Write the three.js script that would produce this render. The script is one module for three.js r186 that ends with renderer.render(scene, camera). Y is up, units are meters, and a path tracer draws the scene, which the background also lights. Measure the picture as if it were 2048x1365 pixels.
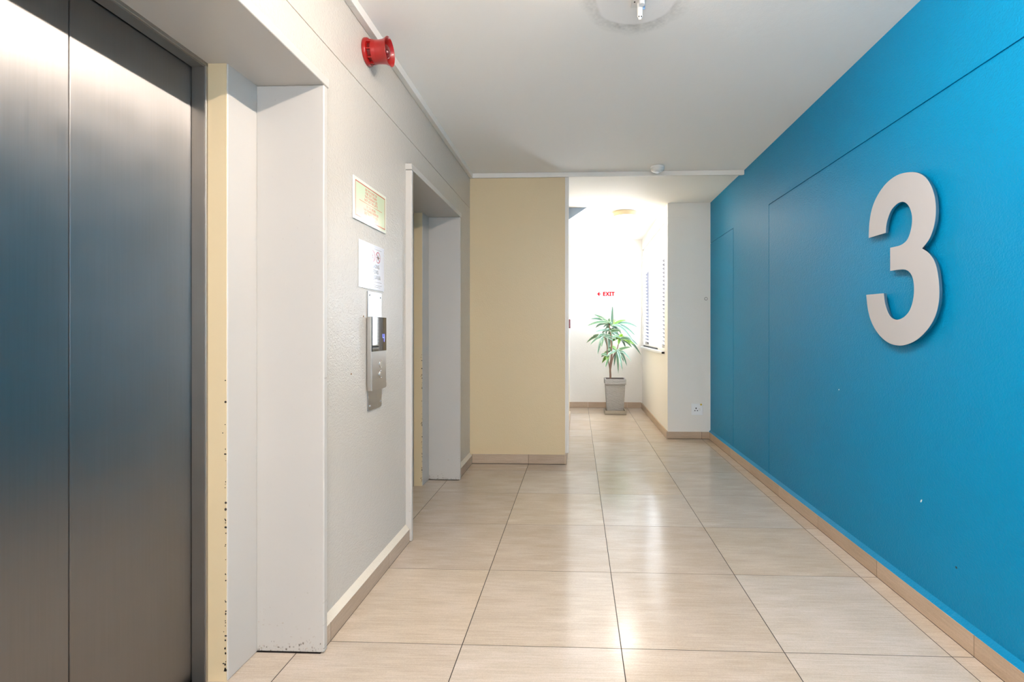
import * as THREE from 'three';
import { RoundedBoxGeometry } from 'three/addons/geometries/RoundedBoxGeometry.js';
import { mergeGeometries } from 'three/addons/utils/BufferGeometryUtils.js';
import { RectAreaLightUniformsLib } from 'three/addons/lights/RectAreaLightUniformsLib.js';
RectAreaLightUniformsLib.init();

// ------------------------------------------------------------------ camera, sky, light, exposure
// x = to the right, y = up, depth D runs away from the camera (three.js z = -D); metres
const scene = new THREE.Scene();
const EYE = 1.1892, FOCAL = 1015.235;                       // eye height, focal length in pixels of a 2048 x 1365 frame
const camera = new THREE.PerspectiveCamera(2 * Math.atan(682.5 / FOCAL) * 180 / Math.PI, 2048 / 1365, 0.05, 100);
camera.position.set(0, EYE, 0);
camera.rotation.y = 0.04;
camera.setViewOffset(2048, 1365, 1024 - 1114.2, 682.5 - 662.2, 2048, 1365);   // shifted lens
camera.updateProjectionMatrix();
scene.add(camera);
scene.background = new THREE.Color(0.84, 0.94, 1.08);        // even overcast sky, seen only through the stair window
scene.backgroundIntensity = 3.3;
const renderer = new THREE.WebGLRenderer({ antialias: true });
renderer.toneMapping = THREE.LinearToneMapping;
renderer.toneMappingExposure = 4.35;
renderer.shadowMap.enabled = true;
const LAMP_COLOR = new THREE.Color(1.0, 0.905, 0.825);
const LAMP_POWER = 96, DOME_POWER = 0.2, DAYLIGHT = 0.55;
const BATTENS = [1.32, -0.3];                                // depths of the fluorescent battens; the second is added fill behind the viewer

// daylight of the overcast sky entering by the stair window: an area light filling the opening, just outside the panes
const daylight = new THREE.RectAreaLight(new THREE.Color(0.85, 0.95, 1.08), DAYLIGHT, 1.9, 1.42);
daylight.name = 'window_daylight';
daylight.position.set(1.1, 1.69, -6.82);
daylight.lookAt(-1, 1.69, -6.82);
scene.add(daylight);
// soft fill for the lobby, from an unseen window added behind the viewer
const fillLight = new THREE.RectAreaLight(new THREE.Color(1.0, 0.97, 0.93), DAYLIGHT * 0.5, 1.1, 1.4);
fillLight.name = 'added_window_fill';
fillLight.position.set(0.25, 1.5, 1.56);
fillLight.lookAt(0.25, 1.5, -5);
scene.add(fillLight);

// ------------------------------------------------------------------ helpers
let seed = 7;
const rnd = () => { seed = (seed * 1664525 + 1013904223) >>> 0; return seed / 4294967296; };
const rr = (a, b) => a + (b - a) * rnd();
const used = new Map();
function numbered(name) { const n = used.get(name) || 0; used.set(name, n + 1); return n ? `${name}_${String(n).padStart(3, '0')}` : name; }

function uvm(g, s = 1) {                                      // uv in metres from the dominant axis of each face
  if (g.index) g = g.toNonIndexed();
  const p = g.attributes.position, n = g.attributes.normal, uv = new Float32Array(p.count * 2);
  for (let i = 0; i < p.count; i += 3) {
    const ax = [0, 1, 2].map(k => Math.abs(n.getComponent(i, k) + n.getComponent(i + 1, k) + n.getComponent(i + 2, k)));
    const a = ax[0] >= ax[1] && ax[0] >= ax[2] ? 0 : ax[1] >= ax[2] ? 1 : 2;
    for (let j = i; j < i + 3; j++) {
      const x = p.getX(j), y = p.getY(j), z = p.getZ(j);
      uv[2 * j] = (a === 0 ? z : x) * s; uv[2 * j + 1] = (a === 1 ? z : y) * s;
    }
  }
  g.setAttribute('uv', new THREE.BufferAttribute(uv, 2));
  return g;
}
const bx = (x0, x1, y0, y1, d0, d1) => uvm(new THREE.BoxGeometry(x1 - x0, y1 - y0, d1 - d0).translate((x0 + x1) / 2, (y0 + y1) / 2, -(d0 + d1) / 2));
const rbx = (x0, x1, y0, y1, d0, d1, r = 0.004, s = 2) => uvm(new RoundedBoxGeometry(x1 - x0, y1 - y0, d1 - d0, s, r).translate((x0 + x1) / 2, (y0 + y1) / 2, -(d0 + d1) / 2));
const join = list => mergeGeometries(list.map(g => { let q = g.index ? g.toNonIndexed() : g; q = q.clone(); for (const k of Object.keys(q.attributes)) if (!['position', 'normal', 'uv'].includes(k)) q.deleteAttribute(k); return q; }));
// prism: profile of [x, y] points pushed along depth
function prism(pts, d0, d1) {
  const s = new THREE.Shape(pts.map(p => new THREE.Vector2(p[0], p[1])));
  return uvm(new THREE.ExtrudeGeometry(s, { depth: d1 - d0, bevelEnabled: false }).translate(0, 0, -d1));
}
// prism: profile of [depth, y] points pushed along x
function prismX(pts, x0, x1) {
  const s = new THREE.Shape(pts.map(p => new THREE.Vector2(p[0], p[1])));
  return uvm(new THREE.ExtrudeGeometry(s, { depth: x1 - x0, bevelEnabled: false }).rotateY(Math.PI / 2).translate(x0, 0, 0));
}
const bases = new Map();
function mesh(name, geo, mat, parent = scene) {
  const b = bases.get(parent) || (parent.parent && bases.get(parent.parent));
  if (b) geo.translate(-b[0], -b[1], -b[2]);
  const m = new THREE.Mesh(geo, mat);
  m.name = parent === scene ? numbered(name) : name;
  m.castShadow = m.receiveShadow = true;
  parent.add(m);
  return m;
}
function group(name, base = [0, 0, 0]) {
  const g = new THREE.Group(); g.name = numbered(name); g.position.set(...base); bases.set(g, base); scene.add(g); return g;
}
function tag(o, label, category, grp) { o.userData.label = label; o.userData.category = category; if (grp) o.userData.group = grp; return o; }
function thing(name, label, category, base, grp) { return tag(group(name, base), label, category, grp); }
function structure(o, label) { o.userData.kind = 'structure'; if (label) o.userData.label = label; return o; }

// ------------------------------------------------------------------ textures
function periodic(nx, ny, s) {                               // periodic value noise on an nx x ny lattice
  let q = s; const r = () => { q = (q * 1664525 + 1013904223) >>> 0; return q / 4294967296; };
  const a = Float32Array.from({ length: nx * ny }, r), sm = t => t * t * (3 - 2 * t);
  return (u, v) => {
    u = ((u % 1) + 1) % 1 * nx; v = ((v % 1) + 1) % 1 * ny;
    const i = Math.floor(u) % nx, j = Math.floor(v) % ny, fu = sm(u - Math.floor(u)), fv = sm(v - Math.floor(v)), i1 = (i + 1) % nx, j1 = (j + 1) % ny;
    return (a[j * nx + i] * (1 - fu) + a[j * nx + i1] * fu) * (1 - fv) + (a[j1 * nx + i] * (1 - fu) + a[j1 * nx + i1] * fu) * fv;
  };
}
function dataTex(n, f, { srgb = false, size = 1 } = {}) {      // f(u, v) -> grey or [r, g, b], 0..1; size = metres a side
  const d = new Uint8Array(n * n * 4);
  for (let j = 0; j < n; j++) for (let i = 0; i < n; i++) {
    let c = f(i / n, j / n); if (typeof c === 'number') c = [c, c, c];
    const k = 4 * (j * n + i);
    for (let q = 0; q < 3; q++) d[k + q] = Math.max(0, Math.min(255, Math.round(c[q] * 255)));
    d[k + 3] = 255;
  }
  const t = new THREE.DataTexture(d, n, n, THREE.RGBAFormat);
  t.wrapS = t.wrapT = THREE.RepeatWrapping; t.magFilter = THREE.LinearFilter; t.minFilter = THREE.LinearMipmapLinearFilter; t.generateMipmaps = true;
  if (srgb) t.colorSpace = THREE.SRGBColorSpace;
  t.repeat.set(1 / size, 1 / size);
  t.needsUpdate = true;
  return t;
}
function canvasTex(w, h, draw) {
  const c = document.createElement('canvas'); c.width = w; c.height = h;
  draw(c.getContext('2d'), w, h);
  const t = new THREE.CanvasTexture(c); t.colorSpace = THREE.SRGBColorSpace; t.anisotropy = 8; return t;
}
const hex = h => [(h >> 16 & 255) / 255, (h >> 8 & 255) / 255, (h & 255) / 255];

const p1 = periodic(90, 90, 11), p2 = periodic(180, 180, 12), p3 = periodic(20, 20, 13), p4 = periodic(9, 9, 14);
const peelTex = dataTex(512, (u, v) => 0.5 * p1(u, v) + 0.35 * p2(u, v) + 0.15 * p3(u, v), { size: 0.5 });   // roller-textured paint
const smoothTex = dataTex(512, (u, v) => 0.4 * p2(u, v) + 0.6 * p3(u, v), { size: 0.6 });
const g1 = periodic(7, 150, 21), g2 = periodic(16, 250, 22), g3 = periodic(4, 12, 23), g4 = periodic(200, 220, 24), g5 = periodic(5, 60, 25);
const tileTex = dataTex(1024, (u, v) => {                      // pale porcelain with fine streaks along x
  const s = 0.45 * g1(u, v) + 0.35 * g2(u, v) + 0.2 * g5(u, v) - 0.5, c = g3(u, v) - 0.5, f = g4(u, v) - 0.5;
  const k = 1 + 0.11 * s + 0.05 * c + 0.05 * f, w = 0.02 * c + 0.02 * s;
  return [0.762 * k, (0.708 + w * 0.3) * k, (0.652 + w) * k];
}, { srgb: true, size: 0.6 });
const b1 = periodic(256, 3, 31), b2 = periodic(90, 3, 32), b3 = periodic(6, 8, 33), b4 = periodic(60, 40, 34);
const brushRough = dataTex(512, (u, v) => 0.85 + 0.06 * (b1(u, v) - 0.5) + 0.05 * (b2(u, v) - 0.5) + 0.1 * (b3(u, v) - 0.5), { size: 0.5 });
const brushTint = dataTex(512, (u, v) => 0.88 + 0.05 * (b1(u, v) - 0.5) + 0.04 * (b3(u, v) - 0.5), { size: 0.5 });
const q1 = periodic(10, 70, 41), q2 = periodic(40, 90, 42);
const ribTex = dataTex(256, (u, v) => 0.6 * q1(u, v) + 0.4 * q2(u, v), { size: 0.35 });

// ------------------------------------------------------------------ materials
const std = o => new THREE.MeshStandardMaterial(o);
const phy = o => new THREE.MeshPhysicalMaterial(o);
const M = {
  cream: phy({ color: 0xd9c39c, roughness: 0.45, bumpMap: peelTex, bumpScale: 0.0008 }),
  pale: phy({ color: 0xe9e5de, roughness: 0.5, bumpMap: peelTex, bumpScale: 0.0008 }),
  creamWall: phy({ color: 0xc9c1b6, roughness: 0.27, bumpMap: peelTex, bumpScale: 0.0016 }),
  fillet: std({ color: 0xe0d4c2, roughness: 0.6, bumpMap: peelTex, bumpScale: 0.0015 }),
  blue: phy({ color: 0x0081b1, roughness: 0.42, specularIntensity: 0.3, bumpMap: peelTex, bumpScale: 0.0016 }),
  ceiling: std({ color: 0xf6f2ec, roughness: 0.75, bumpMap: smoothTex, bumpScale: 0.0006 }),
  portal: phy({ color: 0xc0bab2, roughness: 0.32 }),
  portalCream: phy({ color: 0xd9c39c, roughness: 0.4 }),
  tiles: [0, 1, 2, 3].map(i => phy({ color: [0xffffff, 0xfaf7f3, 0xf6f1ec, 0xfffaf2][i], map: tileTex, roughness: 0.17, ior: 1.6, bumpMap: tileTex, bumpScale: 0.0001 })),
  skirting: [0, 1].map(i => phy({ color: [0xf3e6d8, 0xeadccd][i], map: tileTex, roughness: 0.4 })),
  grout: std({ color: 0x2e2724, roughness: 0.95 }),
  steel: phy({ color: 0x979390, metalness: 1, roughness: 0.52, roughnessMap: brushRough, map: brushTint, anisotropy: 0.93, anisotropyRotation: 0 }),
  frameSteel: phy({ color: 0xb5afa7, metalness: 1, roughness: 0.45, map: brushTint }),
  dark: std({ color: 0x1b1918, roughness: 0.8 }),
  plate: phy({ color: 0xb4b2b0, metalness: 1, roughness: 0.3, map: brushTint }),
  unit: phy({ color: 0xb7afa6, metalness: 1, roughness: 0.33, map: brushTint }),
  chrome: phy({ color: 0xd9d9d9, metalness: 1, roughness: 0.12 }),
  white: phy({ color: 0xe9e7e2, roughness: 0.4 }),
  trunk: phy({ color: 0xe3ded6, roughness: 0.35 }),
  pvc: phy({ color: 0xeeeeee, roughness: 0.3 }),
  red: phy({ color: 0x9c100d, roughness: 0.32, clearcoat: 0.3 }),
  redDark: phy({ color: 0x6d0a08, roughness: 0.4 }),
  lens: phy({ color: 0xffb4b4, roughness: 0.05, transmission: 1, thickness: 0.01, ior: 1.49 }),
  numeral: phy({ color: 0xafafb2, roughness: 0.5 }),
  numeralEdge: phy({ color: 0xa9acb0, metalness: 1, roughness: 0.22 }),
  glass: phy({ color: 0xffffff, roughness: 0.02, transmission: 1, thickness: 0, ior: 1.5 }),
  slat: phy({ color: 0x95959f, roughness: 0.8, specularIntensity: 0.3 }),
  sill: std({ color: 0xdedee0, roughness: 0.35 }),
  slate: std({ color: 0x2a2a2e, roughness: 0.6 }),
  stair: std({ color: 0x94a5ba, roughness: 0.7 }),
  pot: std({ color: 0x989693, roughness: 0.85, bumpMap: ribTex, bumpScale: 0.007 }),
  saucer: std({ color: 0xa39a8c, roughness: 0.85, bumpMap: ribTex, bumpScale: 0.003 }),
  rust: std({ color: 0x8a5f2e, roughness: 0.9 }),
  soil: std({ color: 0x3a2f28, roughness: 1 }),
  bark: std({ color: 0x8a6a57, roughness: 0.9, bumpMap: ribTex, bumpScale: 0.004 }),
  yellow: std({ color: 0xd8b526, roughness: 0.5 }),
  chip: std({ color: 0x2d2620, roughness: 0.9 }),
};
M.ceilingLight = phy({ color: 0xffffff, roughness: 0.4, emissive: 0xfff4e2, emissiveIntensity: 2.2 });
M.bulb = phy({ color: 0xffffff, roughness: 0.4, emissive: 0xffe9cc, emissiveIntensity: 12 });
M.lightBody = phy({ color: 0xe6d3ac, roughness: 0.45 });

// ------------------------------------------------------------------ measures
const H = 2.6, XL = -0.965, XR = 1.462, BACK = -1.6;          // ceiling, lift wall, blue wall, wall behind the camera
const DP = 4.525, XP = -0.11;                                  // partition and its corner
const DPIER = 5.645, XW = 0.995, DF = 7.87;                    // pier face, window wall, far wall
const LIFTS = [1.253, 3.424], HALF = 0.578, SOFFIT = 2.096;

// ------------------------------------------------------------------ floor of single tiles
{
  const floor = structure(group('floor'), 'pale cream porcelain floor tiles with fine streaks and dark joints');
  mesh('mortar_bed', bx(-1.6, 1.6, -0.16, -0.0007, BACK, 8.0), M.grout, floor);
  const xs = [-1.636, -1.036, -0.436, 0.164, 0.764, 1.364, 1.964];
  const near = []; for (let k = -10; k <= 4; k++) near.push(1.907 + 0.6 * k);
  const far = { left: [4.86, 5.73, 6.1, 6.72, 7.32, 7.92], rest: [4.86, 5.46, 6.1, 6.72, 7.32, 7.92] };
  const regions = [[XL + 0.02, XR - 0.018, BACK, DP - 0.012]];
  for (const c of LIFTS) regions.push([-1.252, XL + 0.02, c - HALF, c + HALF]);
  regions.push([XP + 0.012, XR - 0.018, DP - 0.012, DPIER - 0.012], [XP + 0.012, XW - 0.012, DPIER - 0.012, DF - 0.012], [-1.5, XP + 0.012, 7.02, DF - 0.012]);
  const G = 0.0017;
  for (let i = 0; i < xs.length - 1; i++) {
    const ds = [...near, ...(i <= 2 ? far.left : far.rest)];
    for (let j = 0; j < ds.length - 1; j++) {
      const pieces = [], ou = rr(0, 1), ov = rr(0, 1), mat = M.tiles[Math.floor(rnd() * 4)];
      for (const [x0, x1, d0, d1] of regions) {
        const a = Math.max(x0, xs[i] + G), b = Math.min(x1, xs[i + 1] - G), c = Math.max(d0, ds[j] + G), d = Math.min(d1, ds[j + 1] - G);
        if (b - a > 0.004 && d - c > 0.004) pieces.push(bx(a, b, -0.012, 0, c, d));
      }
      if (!pieces.length) continue;
      const g = join(pieces), uv = g.attributes.uv;
      for (let k = 0; k < uv.count; k++) uv.setXY(k, uv.getX(k) + ou, uv.getY(k) + ov);
      mesh('floor_tile', g, mat, floor);
    }
  }
}

// ------------------------------------------------------------------ ceiling
{
  const c = structure(group('ceiling', [0, H, 0]), 'off-white painted plaster ceiling');
  const T = H + 0.16;
  // slab with a square left for the stained patch
  const PX0 = -0.25, PX1 = 0.75, PD0 = 1.66, PD1 = 2.66;
  mesh('slab', join([
    bx(-1.6, 1.6, H, T, BACK - 0.1, PD0), bx(-1.6, PX0, H, T, PD0, PD1), bx(PX1, 1.6, H, T, PD0, PD1),
    bx(-1.6, 1.6, H, T, PD1, DP + 0.14), bx(-2.0, 1.6, H, T, DP + 0.14, DF + 0.15),
  ]), M.ceiling, c);
  const n1 = periodic(90, 90, 51), n2 = periodic(16, 16, 52), n3 = periodic(5, 5, 53);
  const stain = dataTex(1024, (u, v) => {                      // clean disc left by an old fitting, grime round its edge
    const x = PX0 + u - 0.25, d = PD1 - v - 2.17;              // metres from the centre of the fitting
    const r = Math.hypot(x, d), wob = 0.012 * (n2(u, v) - 0.5) + 0.03 * (n3(u, v) - 0.5), q = r - (0.185 + wob), ang = Math.atan2(d, x);
    let k = 0;
    if (q > -0.012) { const far = 0.055 + 0.05 * n3(u * 2, v * 2); k = Math.max(0, 1 - Math.max(0, q) / far) * (q < 0 ? (q + 0.012) / 0.012 : 1); k *= 0.45 + 0.55 * n2(u * 1.7, v * 1.7); k *= 0.55 + 0.9 * (n1(u, v) - 0.2); k *= 0.55 + 0.45 * Math.sin(ang); }
    const base = hex(0xf6f2ec), clean = q < -0.004 ? [0.008, 0.006, 0.016] : [0, 0, 0];
    return base.map((b, i) => b + clean[i] - 0.17 * Math.max(0, k));
  }, { srgb: true });
  stain.wrapS = stain.wrapT = THREE.ClampToEdgeWrapping;
  const pg = new THREE.BoxGeometry(1, 0.16, 1).translate((PX0 + PX1) / 2, (H + T) / 2, -(PD0 + PD1) / 2), p = pg.attributes.position, uv = pg.attributes.uv;
  for (let i = 0; i < p.count; i++) uv.setXY(i, p.getX(i) - PX0, (p.getZ(i) + PD1) / 1);
  mesh('stained_patch', pg, std({ map: stain, roughness: 0.75, bumpMap: smoothTex, bumpScale: 0.0006 }), c).userData.label = 'round grime stain left by an old fitting';
}

// ------------------------------------------------------------------ walls
// lift wall: core with two openings, plaster skin parted by a fine groove
{
  const w = structure(group('wall_left', [XL, 0, 0]), 'cream orange-peel plaster wall with two lift openings');
  const S = 0.004, gy0 = 2.286, gy1 = 2.29, O = HALF + 0.015, lo = [[BACK, LIFTS[0] - O], [LIFTS[0] + O, LIFTS[1] - O], [LIFTS[1] + O, DP + 0.1]];
  const core = lo.map(([a, b]) => bx(-1.6, XL - S, 0, H, a, b));
  for (const c of LIFTS) core.push(bx(-1.6, XL - S, SOFFIT + 0.012, H, c - O, c + O));
  mesh('wall_core', join(core), M.fillet, w);
  mesh('plaster', bx(XL - S, XL, gy1, H, BACK, DP + 0.05), M.creamWall, w);
  const low = [bx(XL - S, XL, 0, gy0, BACK, LIFTS[0] - O), bx(XL - S, XL, 0, gy0, LIFTS[0] + O, LIFTS[1] - O), bx(XL - S, XL, 0, gy0, 4.034, DP + 0.05), bx(XL - S, XL, 0, gy0, LIFTS[1] + O, 4.031)];
  for (const c of LIFTS) low.push(bx(XL - S, XL, SOFFIT + 0.012, gy0, c - O, c + O));
  mesh('plaster', join(low), M.creamWall, w);
  for (const [y, d] of [[1.255, 2.255], [1.005, 2.13], [0.93, 2.42]]) mesh('screw_hole', new THREE.CylinderGeometry(0.004, 0.004, 0.002, 8).rotateZ(Math.PI / 2).translate(XL, y, -d), M.rust, w);
}
// blue wall with the outlines of filled doorways as grooves
{
  const w = structure(group('wall_right', [XR, 0, 0]), 'bright blue orange-peel plaster wall with fine groove outlines');
  const S = 0.006, G = 0.0038, y = 2.152, a = 3.94, b = 4.828;
  mesh('wall_core', bx(XR + S, XR + 0.2, 0, H + 0.1, BACK, DPIER + 0.1), M.blue, w);
  mesh('plaster', bx(XR, XR + S, 0, y - G, BACK, a - G), M.blue, w);
  mesh('plaster', bx(XR, XR + S, 0, y - G, b + G, DPIER + 0.1), M.blue, w);
  mesh('plaster', join([bx(XR, XR + S, y + G, H, BACK, DPIER + 0.1), bx(XR, XR + S, 0, y + G, a + G, b - G)]), M.blue, w);
  const chip = (yy, d, sx, sy, m) => mesh('paint_chip', new THREE.CylinderGeometry(1, 1, 0.0012, 7).rotateZ(Math.PI / 2).scale(1, sy, sx).rotateX(0.5).translate(XR - 0.0003, yy, -d), m, w);
  chip(0.465, 2.22, 0.0035, 0.008, M.white); chip(0.275, 2.02, 0.005, 0.004, M.slate); chip(0.86, 2.9, 0.003, 0.004, M.white);
}
// partition that closes the lift lobby, running back to the stair
{
  const w = structure(group('wall_partition', [XP, 0, -DP]), 'beige plaster return wall at the end of the lift lobby');
  mesh('plaster', join([bx(-1.6, XP, 0, H, DP, DP + 0.14), bx(XP - 0.14, XP, 0, H, DP + 0.14, 7.0)]), M.cream, w);
}
// pier beside the stair window, fine grooves across
{
  const w = structure(group('wall_pier', [XW, 0, -DPIER]), 'grey-beige plaster pier next to the blue wall');
  const ys = [0, 0.881, 0.884, 2.441, 2.444, H];
  for (let i = 0; i < 6; i += 2) mesh('plaster', bx(XW, XR + 0.005, ys[i], ys[i + 1], DPIER, DPIER + 0.06), M.pale, w);
  mesh('wall_core', bx(XW + 0.004, XR + 0.1, 0, H, DPIER + 0.004, 5.84), M.pale, w);
}
const WD0 = 5.85, WD1 = 7.80, WY0 = 0.955, WY1 = 2.43;
structure(mesh('wall_window', join([
  bx(XW, XW + 0.26, 0, H, DPIER + 0.06, WD0), bx(XW, XW + 0.26, 0, H, WD1, 8.0), bx(XW, XW + 0.26, 0, WY0 - 0.03, WD0, WD1), bx(XW, XW + 0.26, WY1, H, WD0, WD1),
]), M.pale), 'pale plaster wall around the stair window');
structure(mesh('wall_far', join([bx(-2.0, XW + 0.3, 0, 2.197, DF, DF + 0.15), bx(-2.0, XW + 0.3, 2.2, H + 0.1, DF, DF + 0.15), bx(-2.0, XW + 0.3, 2.1, 2.3, DF + 0.004, DF + 0.15)]), M.pale), 'pale plaster wall at the end of the stair passage');
structure(mesh('wall_back', join([bx(-1.7, -0.35, 0, H, BACK - 0.15, BACK), bx(0.85, 1.7, 0, H, BACK - 0.15, BACK), bx(-0.35, 0.85, 2.25, H, BACK - 0.15, BACK), bx(-0.35, 0.85, 0, 0.75, BACK - 0.15, BACK)]), M.pale), 'cream wall around the added fill window');
// stairwell beyond the passage
[[-2.0, -1.85, -0.2, H, 7.0, DF], [-1.84, XP - 0.145, -0.2, H, 6.86, 7.0]]
  .forEach((b, i) => structure(mesh(['wall_stair_end', 'wall_stair_near'][i], bx(...b), M.pale), ['end wall of the stairwell', 'near wall of the stairwell'][i]));
structure(mesh('floor_stair', bx(-1.84, -1.5, -0.2, 0, 7.0, DF), M.grout), 'landing of the stair');

// ------------------------------------------------------------------ skirting tiles
function skirting(name, label, list, fillets, filletMat, base, joints = []) {
  const s = structure(group(name, base), label);
  if (joints.length) mesh('joint_mortar', join(joints), M.grout, s);
  let k = 0;
  for (const g of list) mesh('skirting_tile', g, M.skirting[k++ % 2], s);
  if (fillets.length) mesh('top_fillet', join(fillets), filletMat, s);
  return s;
}
const cuts = (a, b, lines, gap = 0.0014) => { const e = [a, ...lines.filter(v => v > a + 0.01 && v < b - 0.01), b]; return e.slice(1).map((v, i) => [e[i] + (i ? gap : 0), v - (i < e.length - 2 ? gap : 0)]); };
const rows = []; for (let k = -10; k <= 4; k++) rows.push(1.907 + 0.6 * k);
{
  const list = [], fil = [], jn = [];
  const roll = (d0, d1) => { for (const [a, b] of cuts(d0, d1, rows)) list.push(bx(XL, XL + 0.022, 0.0035, 0.073, a, b)); jn.push(bx(XL, XL + 0.021, 0, 0.0725, d0 + 0.001, d1 - 0.001)); fil.push(prism([[XL, 0.073], [XL + 0.021, 0.073], [XL, 0.1]], d0, d1)); };
  roll(BACK, LIFTS[0] - HALF - 0.03); roll(LIFTS[0] + HALF + 0.03, LIFTS[1] - HALF - 0.028); roll(LIFTS[1] + HALF + 0.002, DP - 0.015);
  skirting('baseboard_left', 'beige tile skirting along the lift wall with a cream plaster fillet on top', list, fil, M.fillet, [XL, 0, 0], jn);
}
{
  const list = [];
  for (const [a, b] of cuts(BACK, DPIER - 0.015, [...rows, 4.86, 5.46])) list.push(bx(XR - 0.02, XR, 0.0035, 0.08, a, b));
  skirting('baseboard_right', 'beige tile skirting under the blue wall with a blue painted fillet on top', list, [prism([[XR, 0.08], [XR, 0.1], [XR - 0.018, 0.08]], BACK, DPIER)], M.blue, [XR, 0, 0], [bx(XR - 0.019, XR, 0, 0.0795, BACK, DPIER - 0.016)]);
}
{
  const list = cuts(XL + 0.024, XP - 0.002, [-0.436]).map(([a, b]) => bx(a, b, 0.0045, 0.083, DP - 0.015, DP));
  list.push(...cuts(DP - 0.013, 7.0, [4.86, 5.46, 6.1, 6.72]).map(([a, b]) => bx(XP, XP + 0.013, 0.002, 0.083, a, b)));
  skirting('baseboard_partition', 'beige tile skirting along the return wall', list, [], null, [XP, 0, -DP], [bx(XL + 0.022, XP - 0.002, 0, 0.0825, DP - 0.014, DP)]);
}
{
  const list = cuts(XW - 0.0005, XR - 0.022, [1.364]).map(([a, b]) => bx(a, b, 0.004, 0.078, DPIER - 0.015, DPIER));
  list.push(...cuts(DPIER - 0.014, DF - 0.016, [5.46, 6.1, 6.72, 7.32]).map(([a, b]) => bx(XW - 0.015, XW - 0.001, 0.002, 0.082, a, b)));
  skirting('baseboard_window', 'beige tile skirting around the pier and under the stair window', list, [], null, [XW, 0, -DPIER], [bx(XW, XR - 0.022, 0, 0.0775, DPIER - 0.014, DPIER)]);
}
{
  const list = cuts(-1.8, XW - 0.016, [-1.036, -0.436, 0.164, 0.764]).map(([a, b]) => bx(a, b, 0.002, 0.088, DF - 0.015, DF));
  skirting('baseboard_far', 'beige tile skirting on the far stair wall', list, [], null, [0, 0, -DF]);
}

// ------------------------------------------------------------------ lift doors
function scuffs(seedN) {
  return canvasTex(512, 1024, (c, w, h) => {
    c.fillStyle = '#c0bab2'; c.fillRect(0, 0, w, h);
    let q = seedN; const r = () => { q = (q * 1664525 + 1013904223) >>> 0; return q / 4294967296; };
    for (let i = 0; i < 70; i++) {                             // scuffs and grime from shoes and mops near the floor
      const y = h - Math.pow(r(), 2.2) * 110, x = r() * w, l = 3 + r() * 14;
      c.strokeStyle = `rgba(${120 + r() * 40},${98 + r() * 30},${70 + r() * 25},${0.08 + r() * 0.22})`; c.lineWidth = 0.6 + r() * 1.4;
      c.beginPath(); c.moveTo(x, y); c.lineTo(x + l, y + (r() - 0.5) * 3); c.stroke();
    }
    for (let i = 0; i < 90; i++) { c.fillStyle = `rgba(60,45,32,${0.15 + r() * 0.5})`; c.fillRect(r() * w, h - r() * r() * 26, 2 + r() * 9, 1 + r() * 2.5); }
    for (let i = 0; i < 40; i++) { c.fillStyle = `rgba(110,90,70,${0.1 + r() * 0.25})`; c.fillRect(r() * w, r() * h, 1 + r() * 2, 1 + r() * 2); }
  });
}
function faceUV(g, axis, u0, u1, v0, v1) {                    // uv 0..1 across a rectangle in (x or z, y)
  const p = g.attributes.position, uv = g.attributes.uv;
  for (let i = 0; i < p.count; i++) uv.setXY(i, ((axis === 'x' ? p.getX(i) : -p.getZ(i)) - u0) / (u1 - u0), (p.getY(i) - v0) / (v1 - v0));
  return g;
}
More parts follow.
